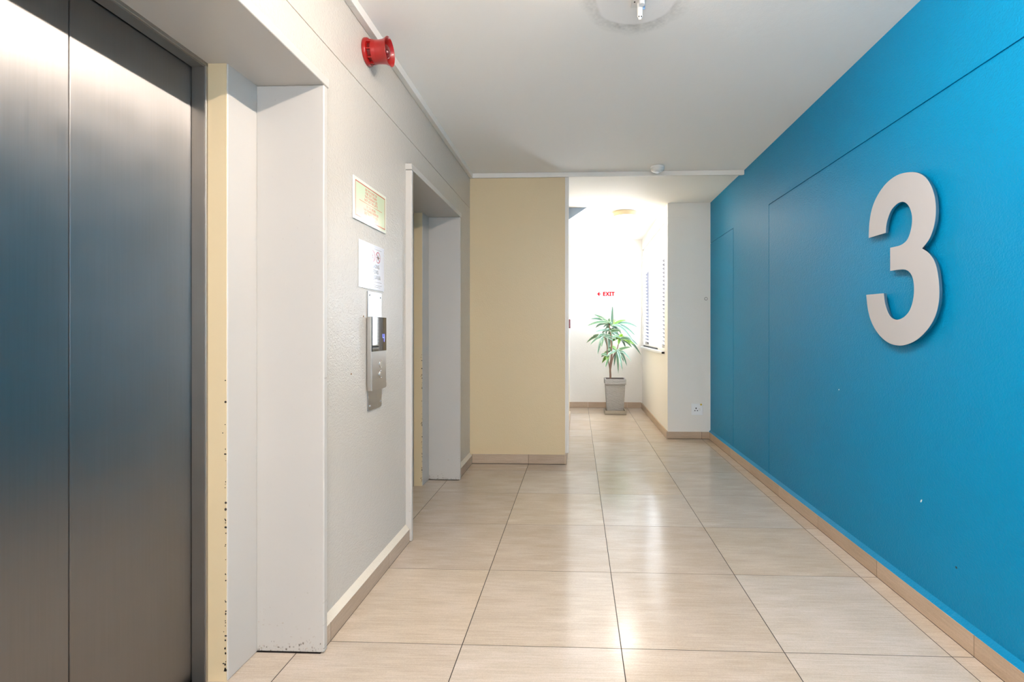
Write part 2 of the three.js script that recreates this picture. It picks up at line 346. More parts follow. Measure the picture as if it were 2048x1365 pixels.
LIFTS.forEach((c, n) => {
  const d = structure(group(`door_${n + 1}`, [XL, 0, -c]), ['stainless steel lift doors in a deep white portal', 'deep white lift portal beyond the call panel'][n]);
  tag(d, d.userData.label, 'lift door');
  const scuff = phy({ map: scuffs(100 + n * 7), roughness: 0.34 });
  for (const s of [-1, 1]) {
    const D = v => c + s * v, seg = (x0, x1, y0, y1, a, b) => rbx(x0, x1, y0, y1, Math.min(D(a), D(b)), Math.max(D(a), D(b)), 0.005);
    const j = mesh('jamb', faceUV(seg(-1.187, -0.931, 0.004, SOFFIT, HALF, HALF + 0.026), 'x', -1.187, -0.931, 0, SOFFIT), scuff, d);
    mesh('jamb_return', seg(-1.3, -1.185, 0, SOFFIT + 0.01, 0.422, HALF + 0.02), M.portal, d);
    mesh('jamb_lining', bx(-1.252, -1.188, 0, SOFFIT, Math.min(D(0.4195), D(0.425)), Math.max(D(0.4195), D(0.425))), M.portalCream, d).userData.label = 'cream painted inner jamb with chipped edge';
    // chipped paint along the inner arris
    if (s === 1) {
      const chips = [];
      for (let i = 0; i < 46; i++) {
        const y = 0.03 + Math.pow(rnd(), 1.5) * 1.0, r = rr(0.0012, 0.0042);
        chips.push(new THREE.CylinderGeometry(r, r * rr(0.6, 1), 0.0012, 6).rotateX(Math.PI / 2).scale(rr(0.6, 1.3), rr(0.6, 1.6), 1).translate(-1.1885 - rr(0, 0.006) * (rnd() < 0.8 ? 0.5 : 2), y, -D(0.4188)));
      }
      const ch = mesh('paint_chips', join(chips), M.chip, d); ch.userData.kind = 'stuff';
    }
    mesh('door_frame', join([bx(-1.30, -1.256, 0, SOFFIT - 0.004, Math.min(D(0.409), D(0.421)), Math.max(D(0.409), D(0.421))), rbx(-1.258, -1.2515, 0, SOFFIT - 0.002, Math.min(D(0.410), D(0.4205)), Math.max(D(0.410), D(0.4205)), 0.002)]), M.frameSteel, d);
    mesh('door_leaf', rbx(-1.335, -1.304, 0.006, 2.3, Math.min(D(0.0013), D(0.45)), Math.max(D(0.0013), D(0.45)), 0.003), M.steel, d).userData.label = 'brushed stainless steel sliding leaf';
  }
  mesh('door_header', join([bx(-1.30, -1.256, SOFFIT - 0.016, SOFFIT + 0.02, c - 0.421, c + 0.421), rbx(-1.258, -1.2515, SOFFIT - 0.012, SOFFIT + 0.003, c - 0.421, c + 0.421, 0.002)]), M.frameSteel, d);
  mesh('lintel', rbx(-1.256, -0.928, SOFFIT, SOFFIT + 0.034, c - HALF - 0.034, c + HALF + 0.034, 0.004), M.portal, d);
  mesh('threshold', join([bx(-1.42, -1.252, -0.02, -0.001, c - 0.45, c + 0.45), bx(-1.30, -1.256, -0.001, 0.003, c - 0.42, c + 0.42)]), M.dark, d);
  mesh('shaft_wall', join([bx(-1.6, -1.45, 0, 2.6, c - 0.7, c + 0.7), bx(-1.45, -1.3, SOFFIT + 0.21, SOFFIT + 0.25, c - 0.6, c + 0.6)]), M.dark, d);
});

// ------------------------------------------------------------------ stair window
{
  const w = structure(group('window_1', [XW, 0, -6.825]), 'tall white stair window with grey louvre strips at both ends');
  const X0 = XW + 0.012, X1 = XW + 0.062, bar = 0.035;
  const fr = (y0, y1, a, b) => rbx(X0, X1, y0, y1, a, b, 0.004);
  mesh('frame', join([fr(WY0, WY0 + bar, WD0, WD1), fr(WY1 - bar, WY1, WD0, WD1), fr(WY0, WY1, WD0, WD0 + bar), fr(WY0, WY1, WD1 - bar, WD1)]), M.white, w);
  mesh('transom', fr(2.245, 2.285, WD0 + bar, WD1 - bar), M.white, w);
  mesh('transom', fr(2.055, 2.085, WD0 + bar, WD1 - bar), M.white, w);
  for (const d of [6.11, 6.4, 7.21, 7.62]) mesh('mullion', fr(WY0 + bar, 2.055, d - 0.018, d + 0.018), M.white, w);
  mesh('mullion', fr(2.085, WY1 - bar, 6.82, 6.85), M.white, w);
  for (const y of [1.2, 1.5, 1.8]) mesh('glazing_bar', bx(X0 + 0.01, X1 - 0.01, y - 0.006, y + 0.006, 6.128, 6.382), M.white, w);
  for (const [y0, y1, a, b] of [[WY0 + bar, 2.055, 6.128, 6.382], [WY0 + bar, 2.055, 6.418, 7.192], [2.085, 2.245, WD0 + bar, WD1 - bar], [2.285, WY1 - bar, WD0 + bar, WD1 - bar]]) mesh('pane', bx(X0 + 0.022, X0 + 0.026, y0 - 0.008, y1 + 0.008, a - 0.008, b + 0.008), M.glass, w);
  for (const [a, b] of [[5.888, 6.09], [7.23, 7.6]]) for (let i = 0; i < 23; i++) {
    const y = 0.995 + i * 0.0475;
    const g = new THREE.BoxGeometry(0.058, 0.003, b - a).rotateZ(-0.75).translate(X0 + 0.025, y + 0.015, -(a + b) / 2);
    mesh('louvre_slat', uvm(g), M.slat, w);
  }
  mesh('sill', rbx(XW - 0.035, XW + 0.25, WY0 - 0.03, WY0 - 0.002, WD0 - 0.01, WD1, 0.004), M.sill, w);
  mesh('sill_end', bx(XW - 0.034, XW - 0.003, WY0 - 0.028, WY0 - 0.004, WD0 - 0.018, WD0 - 0.0095), M.slate, w);
  // casement bottom rail standing open over the sill
  mesh('casement_rail', bx(X0 - 0.012, X0, WY0 + 0.0, WY0 + 0.018, 6.42, 7.72), M.slate, w);
}

// ------------------------------------------------------------------ unseen window added behind the viewer for fill light
{
  const w = structure(group('added_window_2', [0.25, 0.75, -BACK]), 'unseen window with white frame, added for fill light');
  const D0 = BACK - 0.1, D1 = BACK - 0.05, f = (x0, x1, y0, y1) => rbx(x0, x1, y0, y1, D0, D1, 0.004);
  mesh('frame', join([f(-0.35, 0.85, 0.75, 0.8), f(-0.35, 0.85, 2.2, 2.25), f(-0.35, -0.3, 0.75, 2.25), f(0.8, 0.85, 0.75, 2.25)]), M.white, w);
  mesh('mullion', f(0.23, 0.27, 0.8, 2.2), M.white, w);
  for (const [a, b] of [[-0.3, 0.23], [0.27, 0.8]]) mesh('pane', bx(a, b, 0.8, 2.2, BACK - 0.078, BACK - 0.074), M.glass, w);
}

// ------------------------------------------------------------------ stair flight: its sloping soffit drops out of the passage ceiling
{
  const s = thing('stair_flight', 'underside of a stair flight sloping out of the passage ceiling with a slate blue end', 'stairs', [0, 2.3, -6.8]);
  const x1 = 0.104, y1 = H - 0.001, k = 0.655, x0 = XP + 0.001, yl = y1 - k * (x1 - x0);
  mesh('soffit', prism([[x0, y1], [x0, yl], [x1, y1]], 5.815, DF - 0.002), M.ceiling, s);
  mesh('stringer', prism([[x0, y1], [x0, yl - 0.003], [x1 + 0.003, y1]], 5.803, 5.815), M.stair, s).userData.label = 'slate blue painted end face';
}

// ------------------------------------------------------------------ cable trunking
{
  const t = thing('cable_trunking', 'white cable trunking in the corner of ceiling and lift wall', 'trunking', [XL, 2.556, -1.0]);
  for (const [a, b] of [[BACK, 2.098], [2.1, DP - 0.024]]) mesh('trunking_length', rbx(XL + 0.001, XL + 0.031, 2.556, 2.599, a, b, 0.002, 1), M.trunk, t);
  const u = thing('cable_trunking', 'white cable trunking across the ceiling where the lobby meets the passage', 'trunking', [0.25, 2.556, -4.512]);
  mesh('trunking_length', rbx(XL + 0.001, XR - 0.012, 2.557, 2.599, DP - 0.022, DP - 0.001, 0.003, 1), M.trunk, u);
  mesh('end_cap', rbx(XR - 0.014, XR - 0.002, 2.559, 2.597, DP - 0.021, DP - 0.002, 0.003, 1), M.trunk, u);
  const v = thing('cable_trunking', 'white upright cable trunking on the corner of the return wall', 'trunking', [XP + 0.014, 0.102, -4.515]);
  mesh('trunking_length', rbx(XP + 0.012, XP + 0.034, 0.102, 2.556, DP - 0.018, DP + 0.012, 0.002, 1), M.trunk, v);
  mesh('backing_strip', bx(XP + 0.0005, XP + 0.012, 0.102, 2.556, DP - 0.012, DP + 0.010), M.trunk, v);
}

// ------------------------------------------------------------------ numeral on the blue wall
{
  const P = [[-0.216, 0.526], [-0.209, 0.602], [-0.186, 0.667], [-0.14, 0.718], [-0.07, 0.755], [0.013, 0.767], [0.106, 0.75], [0.172, 0.718], [0.215, 0.672], [0.24, 0.622], [0.251, 0.568], [0.248, 0.517], [0.234, 0.475], [0.21, 0.44], [0.17, 0.412],
    [0.21, 0.387], [0.243, 0.35], [0.261, 0.302], [0.27, 0.244], [0.268, 0.187], [0.252, 0.136], [0.22, 0.091], [0.167, 0.048], [0.106, 0.019], [0.03, 0.004], [-0.052, 0.013], [-0.127, 0.049], [-0.186, 0.104], [-0.22, 0.168], [-0.237, 0.248],
    [-0.094, 0.245], [-0.085, 0.2], [-0.064, 0.158], [-0.034, 0.129], [0.007, 0.119], [0.052, 0.129], [0.09, 0.155], [0.113, 0.196], [0.121, 0.243], [0.116, 0.285], [0.1, 0.314], [0.074, 0.333], [0.035, 0.341], [-0.044, 0.344],
    [-0.044, 0.45], [-0.01, 0.449], [0.035, 0.45], [0.074, 0.464], [0.097, 0.495], [0.108, 0.534], [0.106, 0.569], [0.09, 0.604], [0.068, 0.627], [0.041, 0.639], [0.007, 0.639], [-0.034, 0.623], [-0.06, 0.592], [-0.075, 0.558], [-0.079, 0.525]];
  const corners = [0, 14, 29, 30, 43, 44, 58, 59], out = [];
  for (let k = 0; k < corners.length - 1; k++) {
    const part = P.slice(corners[k], corners[k + 1] + 1).map(p => new THREE.Vector2(...p));
    if (part.length < 3) { out.push(...part); continue; }
    out.push(...new THREE.SplineCurve(part).getPoints(part.length * 4));
  }
  const clean = out.filter((p, i) => !i || p.distanceTo(out[i - 1]) > 1e-4);
  const t = thing('wall_numeral', 'large pale grey numeral three raised off the blue wall', 'number sign', [XR, 1.12, -2.34]);
  const turn = g => uvm(g.rotateY(-Math.PI / 2).translate(1.444, 1.12, -2.34));
  const shape = new THREE.Shape(clean);
  mesh('edge', turn(new THREE.ExtrudeGeometry(shape, { depth: 0.0115, bevelEnabled: false, curveSegments: 4 })), M.numeralEdge, t).userData.label = 'cut metal edge of the numeral';
  mesh('face', turn(new THREE.ExtrudeGeometry(shape, { depth: 0.0012, bevelEnabled: false, curveSegments: 4 }).translate(0, 0, 0.0115)), M.numeral, t);
  for (const [u, v] of [[0.17, 0.6], [0.19, 0.2], [0.0, 0.06], [-0.0, 0.70], [0.05, 0.395]]) mesh('standoff', new THREE.CylinderGeometry(0.008, 0.008, 0.0185, 10).rotateZ(Math.PI / 2).translate(1.453, 1.12 + v, -2.34 + u), M.numeralEdge, t);
}

// ------------------------------------------------------------------ alarm sounder
{
  const y = 2.466, dd = 2.288;
  const t = thing('alarm_sounder', 'round red fire alarm sounder with flared horn on the lift wall', 'alarm', [XL, y, -dd]);
  const lathe = pts => new THREE.LatheGeometry(pts.map(p => new THREE.Vector2(p[1], p[0])), 40).rotateZ(-Math.PI / 2).translate(XL, y, -dd);
  mesh('base', lathe([[0.0005, 0], [0.0005, 0.058], [0.002, 0.06], [0.013, 0.06], [0.017, 0.057], [0.018, 0.045], [0.018, 0]]), M.red, t);
  mesh('neck', lathe([[0.017, 0.043], [0.036, 0.043]]), M.redDark, t);
  for (let i = 0; i < 9; i++) mesh('rib', new THREE.BoxGeometry(0.02, 0.011, 0.005).translate(0.0265, 0.0475, 0).rotateX(i / 9 * Math.PI * 2 + 0.35).translate(XL, y, -dd), M.red, t);
  mesh('horn', lathe([[0.034, 0.042], [0.034, 0.0505], [0.036, 0.0515], [0.052, 0.0505], [0.0525, 0.0498], [0.053, 0.0505], [0.068, 0.0505], [0.085, 0.053], [0.098, 0.058], [0.106, 0.063], [0.108, 0.0635], [0.109, 0.062], [0.1, 0.055], [0.09, 0.049], [0.075, 0.046], [0.072, 0.045], [0.072, 0]]), M.red, t);
  mesh('lens', lathe([[0.0725, 0.037], [0.085, 0.037], [0.094, 0.034], [0.101, 0.027], [0.105, 0.018], [0.107, 0.008], [0.1072, 0]]), M.lens, t).userData.label = 'clear dome lens';
  mesh('strobe', lathe([[0.0725, 0.01], [0.09, 0.009], [0.093, 0]]), M.chrome, t);
}

// ------------------------------------------------------------------ signs by the lift
function signPlate(name, label, d0, d1, y0, y1, thick, mat, draw, W = 1024) {
  const t = thing(name, label, 'sign', [XL, y0, -(d0 + d1) / 2]);
  mesh('plate', rbx(XL + 0.0012, XL + 0.0012 + thick, y0, y1, d0, d1, Math.min(0.0012, thick / 3), 1), M.pvc, t);
  const g = new THREE.PlaneGeometry(d1 - d0 - 0.003, y1 - y0 - 0.003).rotateY(Math.PI / 2).translate(XL + 0.0016 + thick, (y0 + y1) / 2, -(d0 + d1) / 2);
  const Hh = Math.round(W * (y1 - y0) / (d1 - d0));
  mat.map = canvasTex(W, Hh, draw);
  mesh('print', g, mat, t);
}
const lines = (c, arr, x, y, step) => arr.forEach((s, i) => c.fillText(s, x, y + i * step));
// the printed face looks along +x: its left edge is the far end, so the canvas is read from the lobby
signPlate('fire_notice', 'pale green fire notice with red lettering above the no smoking sheet', 2.14, 2.51, 1.675, 1.86, 0.005, phy({ roughness: 0.12, clearcoat: 0.6, clearcoatRoughness: 0.05 }), (c, w, h) => {
  c.fillStyle = '#eef0dc'; c.fillRect(0, 0, w, h); c.fillStyle = '#d3dfb9'; c.fillRect(34, 30, w - 68, h - 60);
  c.strokeStyle = '#c22a2a'; c.lineWidth = 11; c.lineJoin = 'round'; c.strokeRect(46, 42, w - 92, h - 92);
  c.fillStyle = '#cf4a3c'; c.textAlign = 'center'; c.font = 'bold 46px sans-serif';
  lines(c, ['IN THE EVENT OF', 'FIRE EXIT DOWN', 'THE STAIRWAY DO', 'NOT USE THE LIFTS'], w / 2, 100, 44);
  c.fillRect(150, 250, w - 300, 6);
  lines(c, ['IN DIE GEVAL', 'VAN BRAND GEBRUIK', 'DIE TRAPPE EN NIE', 'DIE HYSERS NIE'], w / 2, 310, 44);
});
signPlate('no_smoking_sheet', 'laminated white no smoking sheet with red prohibition rings above the call panel', 2.2, 2.49, 1.384, 1.596, 0.0015, phy({ roughness: 0.1, clearcoat: 1, clearcoatRoughness: 0.04 }), (c, w, h) => {
  c.fillStyle = '#e8e8f0'; c.fillRect(0, 0, w, h);
  c.strokeStyle = '#4b4b55'; c.lineWidth = 5;
  const hl = (y, a, b) => { c.beginPath(); c.moveTo(a, y); c.lineTo(b, y); c.stroke(); };
  hl(60, 150, w - 110); hl(h - 130, 150, w - 110); hl(h - 75, 150, w - 90); hl(h - 45, 320, w - 170);
  for (let i = 0; i < 3; i++) {
    const x = 310 + i * 225, y = 190;
    c.strokeStyle = '#c4384a'; c.lineWidth = 17; c.beginPath(); c.arc(x, y, 90, 0, 7); c.stroke();
    c.strokeStyle = '#33333a'; c.fillStyle = '#33333a'; c.lineWidth = 13;
    if (i === 0) { c.fillRect(x - 55, y + 8, 90, 18); c.beginPath(); c.moveTo(x + 45, y); c.quadraticCurveTo(x + 60, y - 25, x + 40, y - 45); c.stroke(); }
    if (i === 1) { c.fillRect(x - 8, y - 60, 20, 110); c.fillRect(x - 45, y + 20, 60, 16); }
    if (i === 2) for (let k = -3; k <= 3; k++) { c.beginPath(); c.moveTo(x, y + 45); c.quadraticCurveTo(x + k * 9, y - 5, x + k * 22, y - 48 + Math.abs(k) * 17); c.stroke(); }
    c.strokeStyle = '#c4384a'; c.lineWidth = 13; c.beginPath(); c.moveTo(x - 62, y - 62); c.lineTo(x + 62, y + 62); c.stroke();
  }
  c.fillStyle = '#3a3a42'; c.textAlign = 'center'; c.font = 'bold 92px sans-serif';
  lines(c, ['NO SMOKING', 'NO VAPING', 'NO MARIJUANA'], w / 2 + 10, 385, 92);
});

// ------------------------------------------------------------------ lift call panel
{
  const t = thing('lift_call_panel', 'stainless steel lift call panel with dark display and two round buttons', 'call panel', [XL, 0.82, -2.37]);
  mesh('back_plate', rbx(XL + 0.0005, XL + 0.006, 0.82, 1.373, 2.292, 2.452, 0.001, 1), M.plate, t);
  mesh('housing', rbx(XL + 0.006, XL + 0.028, 0.913, 1.254, 2.276, 2.446, 0.003), M.unit, t);
  mesh('face_plate', rbx(XL + 0.027, XL + 0.031, 0.9135, 1.094, 2.277, 2.445, 0.001, 1), M.unit, t);
  mesh('bezel', rbx(XL + 0.027, XL + 0.0325, 1.094, 1.2535, 2.277, 2.445, 0.001, 1), phy({ color: 0x08080a, roughness: 0.03, clearcoat: 1, clearcoatRoughness: 0.02 }), t).userData.label = 'glossy black display window';
  // lit floor figure of the display, bars as on the screen
  const seg = [], yb = 1.157, db = 2.408, e = 0.0042;
  seg.push(bx(XL + 0.0326, XL + 0.0331, yb, yb + 0.017, db - 0.011, db - 0.011 + e), bx(XL + 0.0326, XL + 0.0331, yb - 0.002, yb + 0.002, db - 0.009, db + 0.007), bx(XL + 0.0326, XL + 0.0331, yb - 0.02, yb + 0.017, db + 0.006, db + 0.006 + e));
  mesh('display_figure', join(seg), phy({ color: 0x101020, emissive: 0x5a66ff, emissiveIntensity: 1.1 }), t).userData.label = 'blue lit figure four';
  const dot = [];
  for (const y of [1.033, 0.984]) {
    const b = mesh('button', new THREE.CylinderGeometry(0.0155, 0.0165, 0.006, 28).rotateZ(-Math.PI / 2).translate(XL + 0.034, y, -2.375), M.unit, t);
    mesh('button_ring', new THREE.TorusGeometry(0.0175, 0.002, 8, 32).rotateY(Math.PI / 2).translate(XL + 0.032, y, -2.375), M.chrome, t);
  }
  for (const [y, d] of [[1.355, 2.308], [1.35, 2.436], [0.842, 2.31], [0.846, 2.438]]) mesh('screw', new THREE.SphereGeometry(0.0052, 12, 8).scale(0.5, 1, 1).translate(XL + 0.006, y, -d), M.chrome, t);
}

// ------------------------------------------------------------------ ceiling things
{
  // smoke detector
  const x = 0.685, dd = 4.385, t = thing('smoke_detector', 'small white round smoke detector on the ceiling in front of the trunking', 'smoke detector', [x, H - 0.05, -dd]);
  const lathe = pts => new THREE.LatheGeometry(pts.map(p => new THREE.Vector2(p[1], p[0])), 36).translate(x, H, -dd);
  mesh('base', lathe([[-0.0005, 0], [-0.0005, 0.056], [-0.004, 0.0575], [-0.02, 0.0575], [-0.021, 0.055], [-0.021, 0]]), M.white, t);
  mesh('head', lathe([[-0.02, 0.052], [-0.024, 0.0555], [-0.034, 0.055], [-0.043, 0.042], [-0.045, 0.03], [-0.045, 0]]), M.white, t);
  mesh('chamber', lathe([[-0.044, 0.022], [-0.053, 0.02], [-0.056, 0.012], [-0.056, 0]]), M.pvc, t);
  mesh('indicator', new THREE.SphereGeometry(0.003, 8, 6).translate(x + 0.028, H - 0.041, -dd + 0.03), M.dark, t);
}
function domeLight(x, dd, label) {
  const t = thing('ceiling_light', label, 'ceiling light', [x, H - 0.125, -dd]);
  const lathe = pts => new THREE.LatheGeometry(pts.map(p => new THREE.Vector2(p[1], p[0])), 48).translate(x, H, -dd);
  mesh('body', lathe([[-0.0005, 0], [-0.0005, 0.14], [-0.006, 0.143], [-0.045, 0.139], [-0.055, 0.135], [-0.055, 0.12]]), M.lightBody, t).userData.label = 'cream base ring';
  const dome = []; for (let i = 0; i <= 12; i++) { const a = i / 12 * Math.PI / 2; dome.push([-0.054 - 0.068 * Math.sin(a), 0.133 * Math.cos(a)]); }
  mesh('dome', lathe(dome), M.ceilingLight, t).userData.label = 'glowing white dome';
  const l = new THREE.PointLight(LAMP_COLOR, DOME_POWER); l.position.set(x, H - 0.09, -dd); l.castShadow = true; l.shadow.radius = 5; l.name = 'ceiling_light_lamp'; scene.add(l);
}
domeLight(0.567, 6.06, 'lit round dome light on the passage ceiling near the stair window');
{
  const x = 0.268, dd = 2.19, t = thing('lamp_holder', 'empty white lamp holder hanging from the stained patch of ceiling', 'lamp holder', [x, H - 0.075, -dd]);
  const b = (x0, x1, y0, y1, z0, z1, r = 0.003) => rbx(x + x0, x + x1, H + y0, H + y1, dd + z0, dd + z1, r);
  mesh('bracket', b(-0.036, 0.024, -0.006, -0.0005, -0.03, 0.03, 0.002), M.white, t);
  mesh('screw_hole', new THREE.CylinderGeometry(0.0035, 0.0035, 0.002, 10).translate(x - 0.024, H - 0.0065, -dd + 0.012), M.slate, t);
  mesh('socket', new THREE.CylinderGeometry(0.013, 0.0115, 0.058, 12).scale(1, 1, 0.8).translate(x, H - 0.035, -dd), M.white, t);
  mesh('collar', new THREE.CylinderGeometry(0.0125, 0.0125, 0.02, 20).translate(x + 0.006, H - 0.016, -dd + 0.022), M.pvc, t);
  mesh('blue_tag', b(0.012, 0.022, -0.03, -0.006, 0.0, 0.004, 0.001), phy({ color: 0x8fb2d8, roughness: 0.5 }), t).userData.label = 'pale blue plastic tab';
  mesh('tip', new THREE.CylinderGeometry(0.0108, 0.005, 0.012, 12).scale(1, 1, 0.8).translate(x, H - 0.07, -dd), M.white, t);
  for (const s of [-1, 1]) mesh('contact', new THREE.CylinderGeometry(0.0022, 0.0022, 0.004, 8).rotateX(Math.PI / 2).translate(x + s * 0.0052, H - 0.066, -dd + 0.0082), M.chip, t);
}
// fluorescent batten over the lift, just out of view: its long thin tube throws the crisp lintel shadows and the streak on the doors; a second, unseen one is added as fill
for (const dd of BATTENS) {
  const x = 0.2, len = 1.2, t = thing('tube_light', ['slim white fluorescent batten over the lift lobby', 'slim white fluorescent batten added behind the viewer as fill'][BATTENS.indexOf(dd)], 'ceiling light', [x, H - 0.06, -dd]);
  mesh('body', rbx(x - 0.03, x + 0.03, H - 0.035, H - 0.0005, dd - len / 2 - 0.02, dd + len / 2 + 0.02, 0.004), M.white, t);
  for (const s of [-1, 1]) mesh('end_holder', rbx(x - 0.013, x + 0.013, H - 0.066, H - 0.034, dd + s * (len / 2 + 0.008) - 0.008, dd + s * (len / 2 + 0.008) + 0.008, 0.003), M.white, t);
  mesh('tube', new THREE.CylinderGeometry(0.008, 0.008, len, 16).rotateX(Math.PI / 2).translate(x, H - 0.052, -dd), M.bulb, t).userData.label = 'glowing tube';
  for (const q of [-1, 1]) {                                   // light of the round tube: two strips facing down to either side
    const l = new THREE.RectAreaLight(LAMP_COLOR, LAMP_POWER, 0.016, len); l.name = 'tube_light_lamp';
    l.position.set(x + q * 0.0105, H - 0.056, -dd); l.rotation.order = 'ZYX'; l.rotation.set(-Math.PI / 2, 0, q * 0.75); scene.add(l);
  }
}

// ------------------------------------------------------------------ small things on the walls
{
  const t = thing('wall_socket', 'white three-pin wall socket with a yellow sticker low on the pier', 'socket', [1.315, 0.263, -DPIER]);
  const f = DPIER;
  mesh('plate', rbx(1.252, 1.378, 0.263, 0.389, f - 0.012, f - 0.0005, 0.004), M.pvc, t);
  for (const [x, y, w, h] of [[1.303, 0.338, 0.012, 0.015], [1.29, 0.312, 0.012, 0.009], [1.317, 0.312, 0.012, 0.009]]) mesh('pin_hole', bx(x - w / 2, x + w / 2, y - h / 2, y + h / 2, f - 0.0128, f - 0.0115), M.dark, t);
  mesh('switch', rbx(1.331, 1.351, 0.31, 0.338, f - 0.0165, f - 0.011, 0.002), M.white, t);
  mesh('sticker', new THREE.CylinderGeometry(0.0105, 0.0105, 0.001, 18).rotateX(Math.PI / 2).translate(1.357, 0.379, -(f - 0.0125)), M.yellow, t).userData.label = 'yellow round sticker';
}
{
  const t = thing('cable_grommet', 'small round ring set in the pier beside the blue wall', 'grommet', [1.413, 1.542, -DPIER]);
  mesh('ring', new THREE.TorusGeometry(0.0155, 0.0025, 8, 28).translate(1.413, 1.542, -DPIER + 0.001), std({ color: 0x77716a, roughness: 0.5 }), t);
  mesh('cap', new THREE.SphereGeometry(0.014, 20, 12).scale(1, 1, 0.4).translate(1.413, 1.542, -DPIER), M.white, t);
}
{
  const t = thing('fire_call_point', 'red fire call point on the passage side of the return wall', 'call point', [XP, 1.2, -5.1]);
  mesh('box', rbx(XP + 0.0005, XP + 0.04, 1.215, 1.305, 5.05, 5.14, 0.006), M.red, t);
  mesh('glass_plate', rbx(XP + 0.0395, XP + 0.042, 1.235, 1.285, 5.07, 5.12, 0.001, 1), M.pvc, t);
}
{
  const t = thing('exit_sign', 'white exit sign with red arrow and lettering on the far wall', 'sign', [0.4375, 1.686, -DF]);
  mesh('plate', rbx(0.287, 0.588, 1.686, 1.836, DF - 0.005, DF - 0.0005, 0.001, 1), M.pvc, t);
  const g = new THREE.PlaneGeometry(0.299, 0.148).translate(0.4375, 1.761, -DF + 0.0055);
  mesh('print', g, phy({ roughness: 0.9, specularIntensity: 0.2, map: canvasTex(1024, 512, (c, w, h) => {
    c.fillStyle = '#d6d6de'; c.fillRect(0, 0, w, h); c.fillStyle = '#c80000'; c.strokeStyle = '#c80000'; c.lineWidth = 58; c.lineCap = 'butt';
    c.beginPath(); c.moveTo(100, 262); c.lineTo(245, 262); c.stroke(); c.beginPath(); c.moveTo(185, 165); c.lineTo(92, 262); c.lineTo(185, 359); c.stroke();
    c.font = 'bold 290px sans-serif'; c.textAlign = 'left'; let x = 350; c.lineWidth = 20; c.lineJoin = 'round'; for (const s of 'EXIT') { c.fillText(s, x, 364); c.strokeText(s, x, 364); x += c.measureText(s).width * 0.86 + 24; }
  }) }), t);
}

